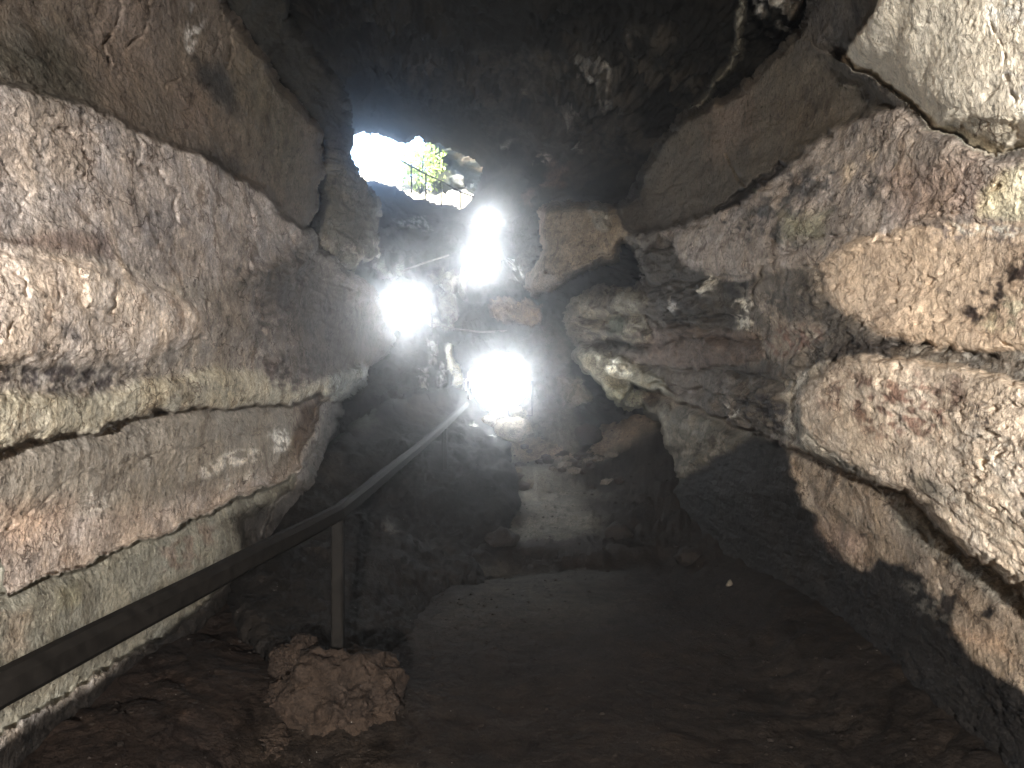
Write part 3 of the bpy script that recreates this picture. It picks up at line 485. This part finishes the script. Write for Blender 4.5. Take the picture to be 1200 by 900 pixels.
fc_patch = [
    dict(p=[(440, 240), (560, 245), (640, 250), (620, 345), (600, 400), (560, 430), (480, 460), (430, 430), (400, 340), (430, 300)], c=(60, 57, 54), soft=16, mott=22, part='rubble_slope', label='grey rubble slope climbing to the daylight opening'),
    dict(p=[(440, 276), (470, 268), (505, 276), (500, 300), (450, 304)], c=(34, 34, 38), soft=8, dt=.05, ds=8),  # hollow in the slope, set back and its shade painted in
    dict(p=[(455, 258), (500, 256), (505, 268), (480, 270)], c=(150, 146, 138), soft=4, mott=3.5),
    dict(p=[(500, 320), (520, 315), (538, 335), (530, 350), (510, 345)], c=(150, 138, 122), soft=5, dt=-.03, ds=5, part='boulder'),
    dict(p=[(508, 352), (530, 350), (542, 370), (530, 382), (512, 374)], c=(150, 142, 132), soft=5, dt=-.03, ds=5, part='boulder'),
    dict(p=[(535, 332), (548, 334), (548, 352), (536, 350)], c=(140, 134, 124), soft=4, dt=-.02, ds=4, part='boulder'),
    dict(p=[(440, 310), (480, 312), (500, 330), (470, 340), (440, 332)], c=(140, 134, 124), soft=8, mott=20, dt=-.02, ds=6, part='boulder'),
    dict(p=[(500, 378), (532, 386), (530, 393), (500, 392)], c=(170, 164, 152), soft=3, dt=-.02, ds=3),
    dict(p=[(600, 250), (630, 250), (636, 300), (616, 336), (600, 330)], c=(84, 78, 74), soft=10),
    dict(p=[(600, 305), (610, 300), (612, 325), (602, 330)], c=(190, 186, 180), soft=4, mott=4),
    dict(p=[(580, 362), (612, 358), (640, 366), (636, 384), (600, 386), (580, 382)], c=(172, 132, 92), soft=5, dt=-.03, ds=5, part='boulder', label='orange tan block above the lowest lamp'),
    dict(p=[(600, 385), (650, 380), (672, 400), (672, 460), (690, 520), (660, 560), (600, 540), (610, 460)], c=(84, 74, 60), soft=16, part='rock_layer', label='smooth tan rock face right of the lowest lamp'),
    dict(p=[(656, 440), (690, 450), (700, 480), (660, 480)], c=(120, 104, 80), soft=6, dt=-.03, ds=6),
    dict(p=[(430, 420), (500, 405), (560, 430), (560, 480), (480, 480), (420, 470)], c=(58, 55, 54), soft=14),
    dict(p=[(523, 414), (529, 410), (534, 424), (540, 446), (541, 458), (529, 458), (526, 438)], c=(230, 222, 190), soft=3, dt=-.05, ds=3, part='stalagmite', label='pale spike of rock lit left of the lowest lamp'),
    dict(p=[(542, 452), (552, 440), (560, 434), (558, 450), (546, 463)], c=(214, 206, 176), soft=3, dt=-.04, ds=3, part='stalagmite'),
    dict(p=[(500, 405), (512, 400), (512, 425), (502, 425)], c=(168, 164, 158), soft=4, mott=4, dt=-.02, ds=4),
    dict(p=[(512, 425), (523, 428), (522, 452), (514, 448)], c=(168, 164, 158), soft=4, mott=4, dt=-.02, ds=4),
    dict(p=[(488, 435), (502, 432), (500, 458), (490, 458)], c=(168, 164, 158), soft=4, mott=4, dt=-.02, ds=4),
    # ceiling features
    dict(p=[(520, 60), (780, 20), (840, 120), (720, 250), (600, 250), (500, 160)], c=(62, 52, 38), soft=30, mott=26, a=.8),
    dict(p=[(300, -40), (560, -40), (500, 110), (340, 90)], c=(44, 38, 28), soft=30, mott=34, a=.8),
    dict(p=[(560, 40), (740, 60), (760, 200), (560, 160)], c=(72, 62, 48), soft=12, mott=8, a=.6),
    dict(p=[(668, 58), (690, 66), (716, 70), (720, 95), (724, 118), (714, 118), (704, 92), (680, 86)], c=(120, 110, 98), soft=6, mott=9),
    dict(p=[(668, 110), (684, 112), (684, 122), (670, 122)], c=(120, 108, 92), soft=5, mott=5),
    dict(p=[(660, 120), (672, 126), (674, 142), (664, 140)], c=(112, 100, 84), soft=5),
    dict(p=[(625, 175), (650, 172), (676, 185), (672, 215), (650, 232), (630, 248), (624, 230), (636, 200)], c=(112, 76, 52), soft=10, mott=30),
    dict(p=[(630, 176), (642, 178), (642, 192), (626, 192)], c=(170, 140, 120), soft=4, mott=5),
    dict(p=[(682, 162), (690, 160), (690, 176), (684, 176)], c=(150, 146, 138), soft=4, mott=4),
    dict(p=[(608, 94), (624, 96), (622, 110), (612, 108)], c=(96, 90, 78), soft=5, mott=6),
    dict(p=[(465, 55), (510, 62), (508, 84), (470, 76)], c=(84, 72, 58), soft=14, mott=10),
    dict(p=[(590, 162), (602, 164), (600, 172), (590, 170)], c=(130, 120, 108), soft=4),
    dict(p=[(874, -80), (884, 0), (878, 40), (866, 76), (842, 104), (812, 136), (806, 130), (836, 96), (858, 66), (868, 30), (870, -40)], c=(98, 88, 68), soft=4, dt=-.05, ds=5, part='rock_rib', label='thin curved rib of rock crossing the ceiling edge'),
    dict(p=[(886, -40), (960, -40), (948, 14), (928, 30), (908, 20), (896, 4)], c=(138, 128, 114), soft=6, dt=-.05, ds=6, mott=40),
    dict(p=[(690, 470), (800, 480), (810, 600), (690, 600)], c=(40, 36, 34), soft=20, dt=.1, ds=30),  # hollow below the right ledge: set back, with painted shade
    dict(p=[(640, 345), (700, 310), (770, 290), (770, 350), (660, 380)], c=(40, 35, 32), soft=10),  # shade of the hollow behind the wall edge, painted near black
]
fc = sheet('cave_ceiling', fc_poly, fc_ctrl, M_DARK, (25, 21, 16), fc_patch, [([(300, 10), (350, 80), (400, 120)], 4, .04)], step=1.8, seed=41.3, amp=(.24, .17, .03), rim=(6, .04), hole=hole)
tag(fc, 'dark rough ceiling and back of the far chamber', kind='structure')

# ------------------------------------------------------------------ dark mound left of the path
mo = sheet('earth_mound', [(330, 590), (352, 552), (385, 520), (412, 506), (448, 478), (500, 466), (540, 462), (562, 476), (580, 500), (596, 528), (604, 556), (606, 600), (600, 640), (584, 690), (520, 740), (440, 790), (330, 790), (270, 720), (290, 650)],
    [(290, 650, 4.9), (330, 590, 5.7), (385, 520, 7.0), (448, 478, 8.2), (540, 464, 8.9), (580, 500, 8.5), (602, 556, 7.8), (604, 600, 7.1), (596, 660, 6.3), (560, 720, 5.3), (440, 790, 3.95), (330, 780, 3.6), (420, 620, 5.6), (480, 560, 6.7), (500, 660, 5.7), (350, 700, 4.3), (520, 600, 6.6)], M_SOIL, (27, 22, 19),
    [dict(p=[(412, 470), (440, 468), (445, 500), (425, 512), (395, 505)], c=(70, 66, 60), soft=10, a=.8),
     dict(p=[(470, 470), (520, 470), (520, 500), (480, 495)], c=(56, 40, 30), soft=14, a=.9),
     dict(p=[(372, 555), (400, 545), (410, 565), (380, 575)], c=(52, 44, 36), soft=12, a=.8),
     dict(p=[(441, 612), (455, 610), (462, 628), (450, 634)], c=(66, 62, 58), soft=6, dt=-.01, ds=5, mott=9),
     dict(p=[(490, 640), (530, 630), (540, 690), (500, 690)], c=(36, 30, 26), soft=20),
     dict(p=[(553, 492), (562, 496), (560, 500), (552, 496)], c=(170, 166, 150), soft=2),
     dict(p=[(568, 510), (578, 512), (574, 516)], c=(150, 148, 138), soft=2)],
    step=2.0, seed=55.5, amp=(.10, .07, .012), rim=(14, .10))
tag(mo, 'dark earth and rock mound left of the path under the handrail', 'mound')

# ------------------------------------------------------------------ ground
def ground_h(x, y):
    P = np.stack([x, y, np.zeros_like(x)], -1)
    n = fbm(P*1.1+3, 3)*.05+fbm(P*5+9, 3, 2)*.014*(1+.8*sst(np.abs(x), .7, 1.3))
    h = -1.5+n
    lb = sst(-x, .75, 1.55); h = h+lb*(.20+.05*perlin(P*2.2+40))
    rb = sst(x, 1.25, 1.9); h = h+rb*.16
    h = h+.13*np.exp(-(((x+.78)/.42)**2+((y-3.35)/.4)**2))
    # first step, tread, rubble riser, rise to the lamp
    yy = y+.30*perlin(P*1.3+70)+.16*perlin(P*5+20)+.05*perlin(P*14+2)
    cx = sst(x, -.6, .0)
    h = h+.10*sst(yy, 5.95, 6.3)+.04*sst(yy, 6.25, 7.2)+.07*sst(yy, 7.1, 7.35)+.10*sst(yy, 7.4, 8.4)+.22*sst(yy, 8.45, 8.75)+.25*sst(yy, 8.8, 9.8)+.55*sst(yy, 9.8, 11.5)
    h = h+.25*sst(yy, 6.2, 8.5)*sst(x, .95, 1.6)+(.03*fbm(P*13, 2, 2)+.028*fbm(P*3.5+8, 3, 1))*sst(yy, 5.9, 6.6)
    return h
cols = axis(-700, 1900, 2.2, -30, 1230); rowy = np.r_[np.linspace(1700, 930, 40)[:-1], np.arange(930, 560, -2.0)]
yd = np.r_[[-3., -2, -1, 0, .6], 1.5*F/(rowy-450), np.linspace(11.95, 13.5, 12)]
tx = (cols-600)/F
GX = np.sign(tx)[None]*np.abs(tx)[None]*np.maximum(yd, 1.3)[:, None]; GY = np.repeat(yd[:, None], len(cols), 1)
GX = np.clip(GX, -3.2, 3.2)+np.linspace(-.01, .01, len(cols))[None]
GZ = ground_h(GX, GY)
GV = np.stack([GX, GY, GZ+CAMZ], -1); ny, nx = GX.shape; ix = np.arange(ny*nx).reshape(ny, nx)
GQ = np.stack([ix[:-1, :-1], ix[:-1, 1:], ix[1:, 1:], ix[1:, :-1]], -1).reshape(-1, 4)
gc = np.zeros(GX.shape+(3,)); gc[:] = lin((31, 26, 22))
NX = .35*perlin(np.stack([GX*1.7, GY*1.7, GX*0], -1))+.12*perlin(np.stack([GX*7, GY*7, GX*0+4], -1))
t = (sst(GY+NX, 6.55, 6.9)*sst(GX+NX, -.5, .3)*sst(-GX-NX, -1.1, -.4))[..., None]; gc = gc*(1-t)+lin((84, 81, 74))*t  # gravel tread, made paler by lamp light put into the colour
t = (sst(np.abs(GX-.1+NX), .8, .25)*sst(GY, 4.2, 5.2)*sst(-GY, -6.1, -5.9)*.6)[..., None]; gc = gc*(1-t)+lin((58, 55, 49))*t  # pool of lamp light on the near floor, painted into the soil colour
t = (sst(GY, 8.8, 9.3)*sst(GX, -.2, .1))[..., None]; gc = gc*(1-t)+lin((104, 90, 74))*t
t = (sst(-GX, .9, 1.2)*.8)[..., None]; gc = gc*(1-t)+lin((31, 24, 20))*t
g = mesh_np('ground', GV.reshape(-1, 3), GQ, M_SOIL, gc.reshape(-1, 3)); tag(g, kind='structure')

# ------------------------------------------------------------------ the rest of the cave (behind and around), closed but for the opening
def tube_shell():
    ys = np.linspace(-7, 19.6, 90); th = np.linspace(0, 2*np.pi, 72, endpoint=False)
    A, B = np.meshgrid(ys, th, indexing='ij')
    w = np.interp(A, [-7, -5.5, -2, 1.5, 4, 8, 19.6], [.05, 1.6, 2.6, 3.2, 4.5, 6.5, 8])
    hh = np.interp(A, [-7, -5.5, -2, 1.5, 4, 8, 19.6], [.05, 1.6, 2.6, 4.3, 6, 8.0, 7.8])
    c, s = np.cos(B), np.sin(B)
    V = np.stack([w*c, A, np.where(s > 0, hh*s, np.interp(A, [-7, -5.5, -2, 19.6], [.05, 1.2, 2.1, 2.6])*s)], -1)
    V = V*(1+.12*fbm(V*.7, 3)[..., None]*np.array((1, 0, 1))); V[..., 2] += CAMZ
    n, m = A.shape; ix = np.arange(n*m).reshape(n, m); ix2 = np.roll(ix, -1, 1)
    Q = np.stack([ix[:-1], ix2[:-1], ix2[1:], ix[1:]], -1).reshape(-1, 4)
    o = mesh_np('cave_tunnel', V.reshape(-1, 3), Q, M_DARK, np.tile(lin((100, 86, 72)), (n*m, 1)))
    tag(o, kind='structure')
    # far cap with the opening left free
    xs = np.linspace(-9, 9, 91); zs = np.linspace(-4, 8.6, 64); X, Z = np.meshgrid(xs, zs)
    Y = 19.3+.5*fbm(np.stack([X, Z, X*0], -1)*.6, 3)
    px = 600+X/Y*F; py = 450-Z/Y*F
    ok = sdf([(x, y) for x, y in hole], px, py) < -6
    ok &= ~((px > 400) & (px < 575) & (py > 148) & (py < 250) & (sdf(hole, px, py) > -9))
    n, m = X.shape; ix = np.arange(n*m).reshape(n, m)
    kq = ok[:-1, :-1] & ok[1:, :-1] & ok[:-1, 1:] & ok[1:, 1:]
    Q = np.stack([ix[:-1, :-1], ix[:-1, 1:], ix[1:, 1:], ix[1:, :-1]], -1)[kq]
    o2 = mesh_np('entrance_wall', np.stack([X, Y, Z+CAMZ], -1).reshape(-1, 3), Q, M_DARK, np.tile(lin((90, 84, 66)), (n*m, 1)))
    o2.parent = o
tube_shell()

# ------------------------------------------------------------------ outside the opening
out = sheet('hillside', [(330, 330), (330, 196), (400, 206), (450, 214), (500, 222), (540, 224), (620, 215), (640, 330)],
    [(330, 196, 30), (400, 205, 28), (450, 214, 27), (500, 222, 26), (560, 222, 24), (620, 215, 23), (330, 320, 19.8), (480, 300, 19.6), (640, 320, 19.6), (480, 250, 21)], M_ROCK, (170, 160, 126),
    [dict(p=[(460, 222), (560, 224), (560, 250), (470, 236)], c=(150, 140, 104), soft=6, mott=8)], step=2.5, seed=71., amp=(.2, .16, .05), rim=(6, .03))
tag(out, kind='structure')
orock = sheet('entrance_rock', [(500, 150), (590, 150), (620, 230), (600, 262), (560, 252), (548, 232), (538, 226), (524, 226), (506, 210), (503, 180)],
    [(500, 150, 24.5), (590, 150, 23.5), (610, 240, 22.5), (520, 215, 24.5), (530, 190, 25.3), (565, 200, 23.6)], M_ROCK, (58, 60, 40),
    [dict(p=[(520, 168), (548, 172), (570, 190), (572, 206), (556, 200), (540, 190), (522, 182)], c=(116, 88, 40), soft=5, mott=14, dt=-.02, ds=4, part='ochre_rim'),
     dict(p=[(524, 212), (534, 202), (546, 206), (548, 222), (530, 222)], c=(100, 100, 88), soft=4, dt=-.02, ds=4, part='boulder'),
     dict(p=[(515, 180), (528, 182), (524, 210), (512, 206)], c=(52, 56, 36), soft=6)],
    step=1.6, seed=77., amp=(.12, .12, .04), rim=(4, .03))
tag(orock, 'ochre and grey rock at the right edge of the daylight opening', 'rock')

def bush(cx, cy, cz, r, n, label, seed):
    r_ = np.random.default_rng(seed); d = r_.normal(size=(n, 3)); d /= np.linalg.norm(d, axis=1)[:, None]
    c = d*r*(r_.random((n, 1))**.45)*np.array((1, .8, .9)); c *= 1+.35*perlin(d*2.2+seed)[:, None]
    s = .05+.07*r_.random((n, 1)); a = r_.normal(size=(n, 3)); a /= np.linalg.norm(a, axis=1)[:, None]
    b = np.cross(a, r_.normal(size=(n, 3))); b /= np.linalg.norm(b, axis=1)[:, None]
    V = np.stack([c-a*s, c+b*s*.45, c+a*s, c-b*s*.45], 1).reshape(-1, 3)
    root = empty('bush', (cx, cy, cz)); o = mesh_np('foliage', V, np.arange(4*n).reshape(n, 4), M_LEAF, None, root, False)
    T = []; 
    for k in range(5):
        a_ = k*1.26; T.append(((0, 0, -r), (math.cos(a_)*r*.5, math.sin(a_)*r*.5, r*.3)))
    bar('stem', T, .018, M_STEEL, root)
    tag(root, label, 'bush'); return root
def bar(name, segs, rad, mat, parent=None, sides=8):
    V = []; Q = []
    for a, b in segs:
        a = np.array(a, float); b = np.array(b, float); d = b-a; d /= np.linalg.norm(d)+1e-9
        u = np.cross(d, (0, 0, 1)) if abs(d[2]) < .9 else np.cross(d, (1, 0, 0)); u /= np.linalg.norm(u); v = np.cross(d, u)
        i0 = len(V)
        for p in (a, b):
            for k in range(sides):
                t = 2*np.pi*k/sides; V.append(p+rad*(math.cos(t)*u+math.sin(t)*v))
        for k in range(sides): Q.append((i0+k, i0+(k+1) % sides, i0+sides+(k+1) % sides, i0+sides+k))
    return mesh_np(name, V, Q, mat, None, parent)
b0 = PX(493, 196, 24.5); bush(*b0, .9, 900, 'green bush in the daylight just outside the opening, nearer the ochre rock', 1)
#b0 = PX(425, 200, 27.5); bush(*b0, .9, 500, 'bush lost in the glare at the left of the opening', 2)

# ------------------------------------------------------------------ swept bars
def sweep(name, pts, w, h, mat, parent=None, chamfer=.3, jit=0):
    """bar of chamfered rectangular section w*h along pts, capped"""
    pts = [np.array(p, float) for p in pts]
    fine = []
    for a, b in zip(pts[:-1], pts[1:]):
        n = max(1, int(np.linalg.norm(b-a)/.12)); fine += [a+(b-a)*k/n for k in range(n)]
    fine.append(pts[-1]); pts = fine
    c = chamfer*min(w, h); a, b = w/2, h/2
    prof = [(-a+c, -b), (a-c, -b), (a, -b+c), (a, b-c), (a-c, b), (-a+c, b), (-a, b-c), (-a, -b+c)]
    V = []; n = len(pts)
    for i, p in enumerate(pts):
        d = pts[min(i+1, n-1)]-pts[max(i-1, 0)]; d /= np.linalg.norm(d)
        up = np.array((0, 0, 1.)) if abs(d[2]) < .9 else np.array((0, 1., 0)); u = np.cross(d, up); u /= np.linalg.norm(u); v = np.cross(u, d)
        j = jit*perlin(p*2.3) if jit else 0
        for x, y in prof: V.append(p+u*x+v*(y+j))
    Q = []
    for i in range(n-1):
        for k in range(8): Q.append((i*8+k, i*8+(k+1) % 8, i*8+8+(k+1) % 8, i*8+8+k))
    for base, s in ((0, 1), ((n-1)*8, -1)):
        for t in ((0, 1, 2, 3), (0, 3, 4, 7), (4, 5, 6, 7)):
            Q.append(tuple(base+k for k in t[::s]))
    o = mesh_np(name, V, Q, mat, None, parent, False); return o

# near handrail
hr = empty('handrail', PX(396, 765, 3.3))
loc = np.array(hr.location)
def rel(p): return np.array(p)-loc
rail_pts = [PX(396, 601, 3.3)+(PX(0, 807, 1.45)-PX(396, 601, 3.3))*1.9, PX(0, 807, 1.45), PX(396, 601, 3.3), PX(440, 566, 4.1), PX(500, 517, 6.0), PX(522, 497, 7.0), PX(546, 474, 8.5)]
sweep('rail', [rel(p) for p in rail_pts], .055, .072, M_STEEL, hr, .28, .003)
for (x, y0, y1, d, w) in ((396, 606, 772, 3.32, .052), (521, 502, 580, 7.02, .05)):
    sweep('post', [rel(PX(x, y1, d)), rel(PX(x, y0, d))], w, w, M_STEEL, hr, .15)
tag(hr, 'long dark metal handrail climbing from the left foreground', 'handrail')

def small_rail(pts, r, mat, label, posts=(), pm=None):
    root = empty('handrail', pts[0]); l = np.array(root.location)
    bar('rail', [(np.array(a)-l, np.array(b)-l) for a, b in zip(pts[:-1], pts[1:])], r, mat, root)
    for a, b in posts: bar('post', [(np.array(a)-l, np.array(b)-l)], r*.95, pm or mat, root)
    tag(root, label, 'handrail'); return root
small_rail([PX(470, 318, 12.2), PX(497, 308, 12.9), PX(526, 299, 13.6)], .016, M_BRIGHT, 'short pale rail rising from the left lamp to the right lamps')
small_rail([PX(497, 376, 11.0), PX(515, 381, 11.0), PX(535, 386, 11.0), PX(562, 389, 11.2), PX(594, 388, 11.4)], .014, M_BRIGHT, 'thin rail running level right of the left lamp')
d = 19.0
small_rail([PX(470, 188, d), PX(482, 195, d), PX(499, 204, d), PX(517, 212, d), PX(540, 225, d), PX(560, 232, d-.3)], .02, M_STEEL, 'small railing on the path at the daylight opening',
           [(PX(482, 226, d), PX(482, 195, d)), (PX(499, 236, d), PX(499, 204, d)), (PX(517, 244, d), PX(517, 212, d)), (PX(540, 250, d), PX(540, 225, d))])

# ------------------------------------------------------------------ lamps
def lathe(prof, n=24):                      # profile of (r, y) round the Y axis
    V = []; Q = []
    for r, y in prof:
        for k in range(n): t = 2*np.pi*k/n; V.append((r*math.cos(t), y, r*math.sin(t)))
    for i in range(len(prof)-1):
        for k in range(n): Q.append((i*n+k, i*n+(k+1) % n, (i+1)*n+(k+1) % n, (i+1)*n+k))
    return V, Q
def lamp(loc, r, label, tilt):
    root = empty('floodlight', loc)
    V, Q = lathe([(r*1.08, -.02), (r*1.12, .0), (r*1.05, .06), (r*.7, .2), (r*.45, .26), (.001, .27)]); mesh_np('housing', V, Q, M_HOUSING, None, root)
    V, Q = lathe([(.001, -.04-r*.42), (r*.35, -.04-r*.385), (r*.7, -.04-r*.27), (r*.93, -.04-r*.11), (r, -.02), (r, 0)]); mesh_np('lamp_glass', V, Q, M_LENS, None, root)
    b = sweep('bracket', [(-r*1.2, .1, 0), (-r*1.2, .1, -r*1.3), (r*1.2, .1, -r*1.3), (r*1.2, .1, 0)], .03, .02, M_STEEL, root)
    bar('stand', [((0, .1, -r*1.3), (0, .1, -r*1.3-.35))], .025, M_STEEL, root)
    root.rotation_euler = (R(tilt), 0, 0)
    tag(root, label, 'floodlight', 'lit floodlights in the far chamber'); return root
lamp(PX(586, 447, 9.1), .33, 'lowest and largest glowing floodlight above the stacked stones', 3)
lamp(PX(475, 360, 11.2), .325, 'glowing floodlight farthest left, below the short pale rail', 6)
lamp(PX(565, 306, 13.8), .275, 'glowing floodlight on the right, just under the topmost one', 12)
lamp(PX(571, 258, 16.6), .225, 'topmost glowing floodlight, right below the small railing', 14)

# ------------------------------------------------------------------ boulders, stones, gravel
def ico(n):
    import bmesh
    bm = bmesh.new(); bmesh.ops.create_icosphere(bm, subdivisions=n, radius=1)
    V = np.array([v.co[:] for v in bm.verts]); T = np.array([[v.index for v in f.verts] for f in bm.faces]); bm.free(); return V, T
ICO = {n: ico(n) for n in (1, 2, 3, 6)}
def rock(name, loc, size, sub, mat, seed, rough=.35, parent=None, smooth=True):
    V, T = ICO[sub]; V = V.copy(); P = V*1.3+seed
    r = 1+rough*1.3*fbm(P, 3)+rough*.5*fbm(P*2.5, 3 if sub > 2 else 1, 1)
    if sub > 3: r = r+.05*fbm(P*7, 3, 2)+.015*fbm(P*22, 2, 2)
    V = V*r[:, None]*np.array(size)
    o = mesh_np(name, V, T, mat, None, parent, smooth); o.location = loc; return o
for (x, y, d_, sz, sd_, lab) in (
    (402, 826, 3.30, (.27, .24, .235), 1.3, 'largest reddish brown boulder at the foot of the near post'),
    (348, 775, 3.45, (.105, .10, .095), 5.2, 'small rusty boulder left of the near post'),
    (425, 792, 3.55, (.13, .11, .10), 8.1, 'brown boulder right of the near post'),
    (305, 890, 3.0, (.17, .14, .10), 11.4, 'low brown boulder at the bottom edge, left of the large one'),
    (336, 826, 3.25, (.11, .10, .09), 14.4, 'brown rock pressed against the left side of the large boulder')):
    tag(rock('boulder', PX(x, y, d_), sz, 6, M_BOULDER, sd_), lab, 'boulder')
for (x, y, d_, sz, sd_, m, lab) in (
    (600, 503, 9.0, (.24, .18, .13), 2.2, M_STONE, 'pale stone block under the lowest lamp'),
    (584, 489, 9.15, (.13, .12, .09), 3.2, M_STONE, 'lit stone stacked at the left under the lowest lamp'),
    (607, 485, 9.2, (.09, .10, .10), 4.2, M_STONE, 'lit stone stacked at the right under the lowest lamp'),
    (572, 494, 8.9, (.08, .08, .07), 6.2, M_STONE, 'small lit stone at the corner of the mound'),
    (690, 509, 8.9, (.15, .13, .11), 27.7, M_BOULDER, 'round brown rock on the slope right of the tan face'),
    (822, 623, 6.6, (.035, .03, .04), 9.2, M_CHIP, 'small pale stone on the dark wall foot, upper one'),
    (855, 686, 5.3, (.022, .024, .034), 10.2, M_CHIP, 'small pale stone standing at the foot of the right wall')):
    tag(rock('stone', PX(x, y, d_), sz, 3, m, sd_), lab, 'stone')
# rubble on the far steps
r_ = np.random.default_rng(3)
for k in range(46):
    x = r_.uniform(-.05, 1.25); y = r_.choice([8.55, 8.7, 9.0])+r_.normal()*.12
    z = float(ground_h(np.array([x]), np.array([y]))[0])+CAMZ
    s = r_.uniform(.025, .07)
    o = rock('rubble_stone', (x, y, z+s*.3), (s*1.3, s, s*.8), 1, M_CHIP if k % 3 == 0 else M_BOULDER, k*1.7, .5, None, False)
    tag(o, ('small pale broken stone in the rubble across the far step' if k % 3 == 0 else 'small brown broken stone in the rubble across the far step'), 'stone', ('pale' if k % 3 == 0 else 'brown')+' rubble on the far step')
SP = [(-.1, 6.45), (.95, 6.7), (1.3, 7.4), (-.05, 7.3), (1.45, 6.1)]
WH = ['dark rock on the left end of the first step', 'dark rock at the right end of the first step', 'dark rock at the back right of the gravel tread', 'rock between the gravel tread and the earth mound', 'rock where the first step meets the right wall foot']
for k, (x, y) in enumerate(SP):
    z = float(ground_h(np.array([x]), np.array([y]))[0])+CAMZ; s = r_.uniform(.06, .11)
    tag(rock('loose_rock', (x, y, z+s*.15), (s*1.2, s*1.1, s*.9), 3, M_GROCK, 50+k*2.3, .45), WH[k], 'rock')
def gravel(n):
    V0, T0 = ICO[1]; Vs = []; Ts = []
    y = 2.2+9*r_.random(n)**1.3; x = r_.uniform(-1.7, 1.7, n); z = ground_h(x, y)+CAMZ
    for k in range(n):
        s = r_.uniform(.002, .0075)*(1+.12*y[k]); q = V0*(1+.3*r_.normal(size=(len(V0), 1)))*s*np.array((1.2, 1, .7))
        Vs.append(q+(x[k], y[k], z[k])); Ts.append(T0+k*len(V0))
    o = mesh_np('gravel', np.concatenate(Vs), np.concatenate(Ts), rock_mat('gravel_stone', spec=.1, solid=(33, 28, 24), scale=3), None, None, False)
    tag(o, 'loose gravel strewn over the dark cave floor', 'gravel', kind='stuff')
gravel(1500)

# ------------------------------------------------------------------ misty air
hz = bpy.data.materials.new('misty_air'); hz.use_nodes = True; t = hz.node_tree; t.nodes.clear()
mo_ = t.nodes.new('ShaderNodeOutputMaterial'); pv = t.nodes.new('ShaderNodeVolumePrincipled')
pv.inputs['Color'].default_value = (.95, .97, 1, 1); pv.inputs['Density'].default_value = .015; pv.inputs['Anisotropy'].default_value = .95
t.links.new(pv.outputs[0], mo_.inputs['Volume'])
x0, x1, y0, y1, z0, z1 = -11, 11, -9, 34, -4.5, 15
V = [(x, y, z) for x in (x0, x1) for y in (y0, y1) for z in (z0, z1)]
o = mesh_np('haze', V, [(0, 1, 3, 2), (4, 6, 7, 5), (0, 4, 5, 1), (2, 3, 7, 6), (0, 2, 6, 4), (1, 5, 7, 3)], hz, None, None, False); tag(o, kind='stuff')
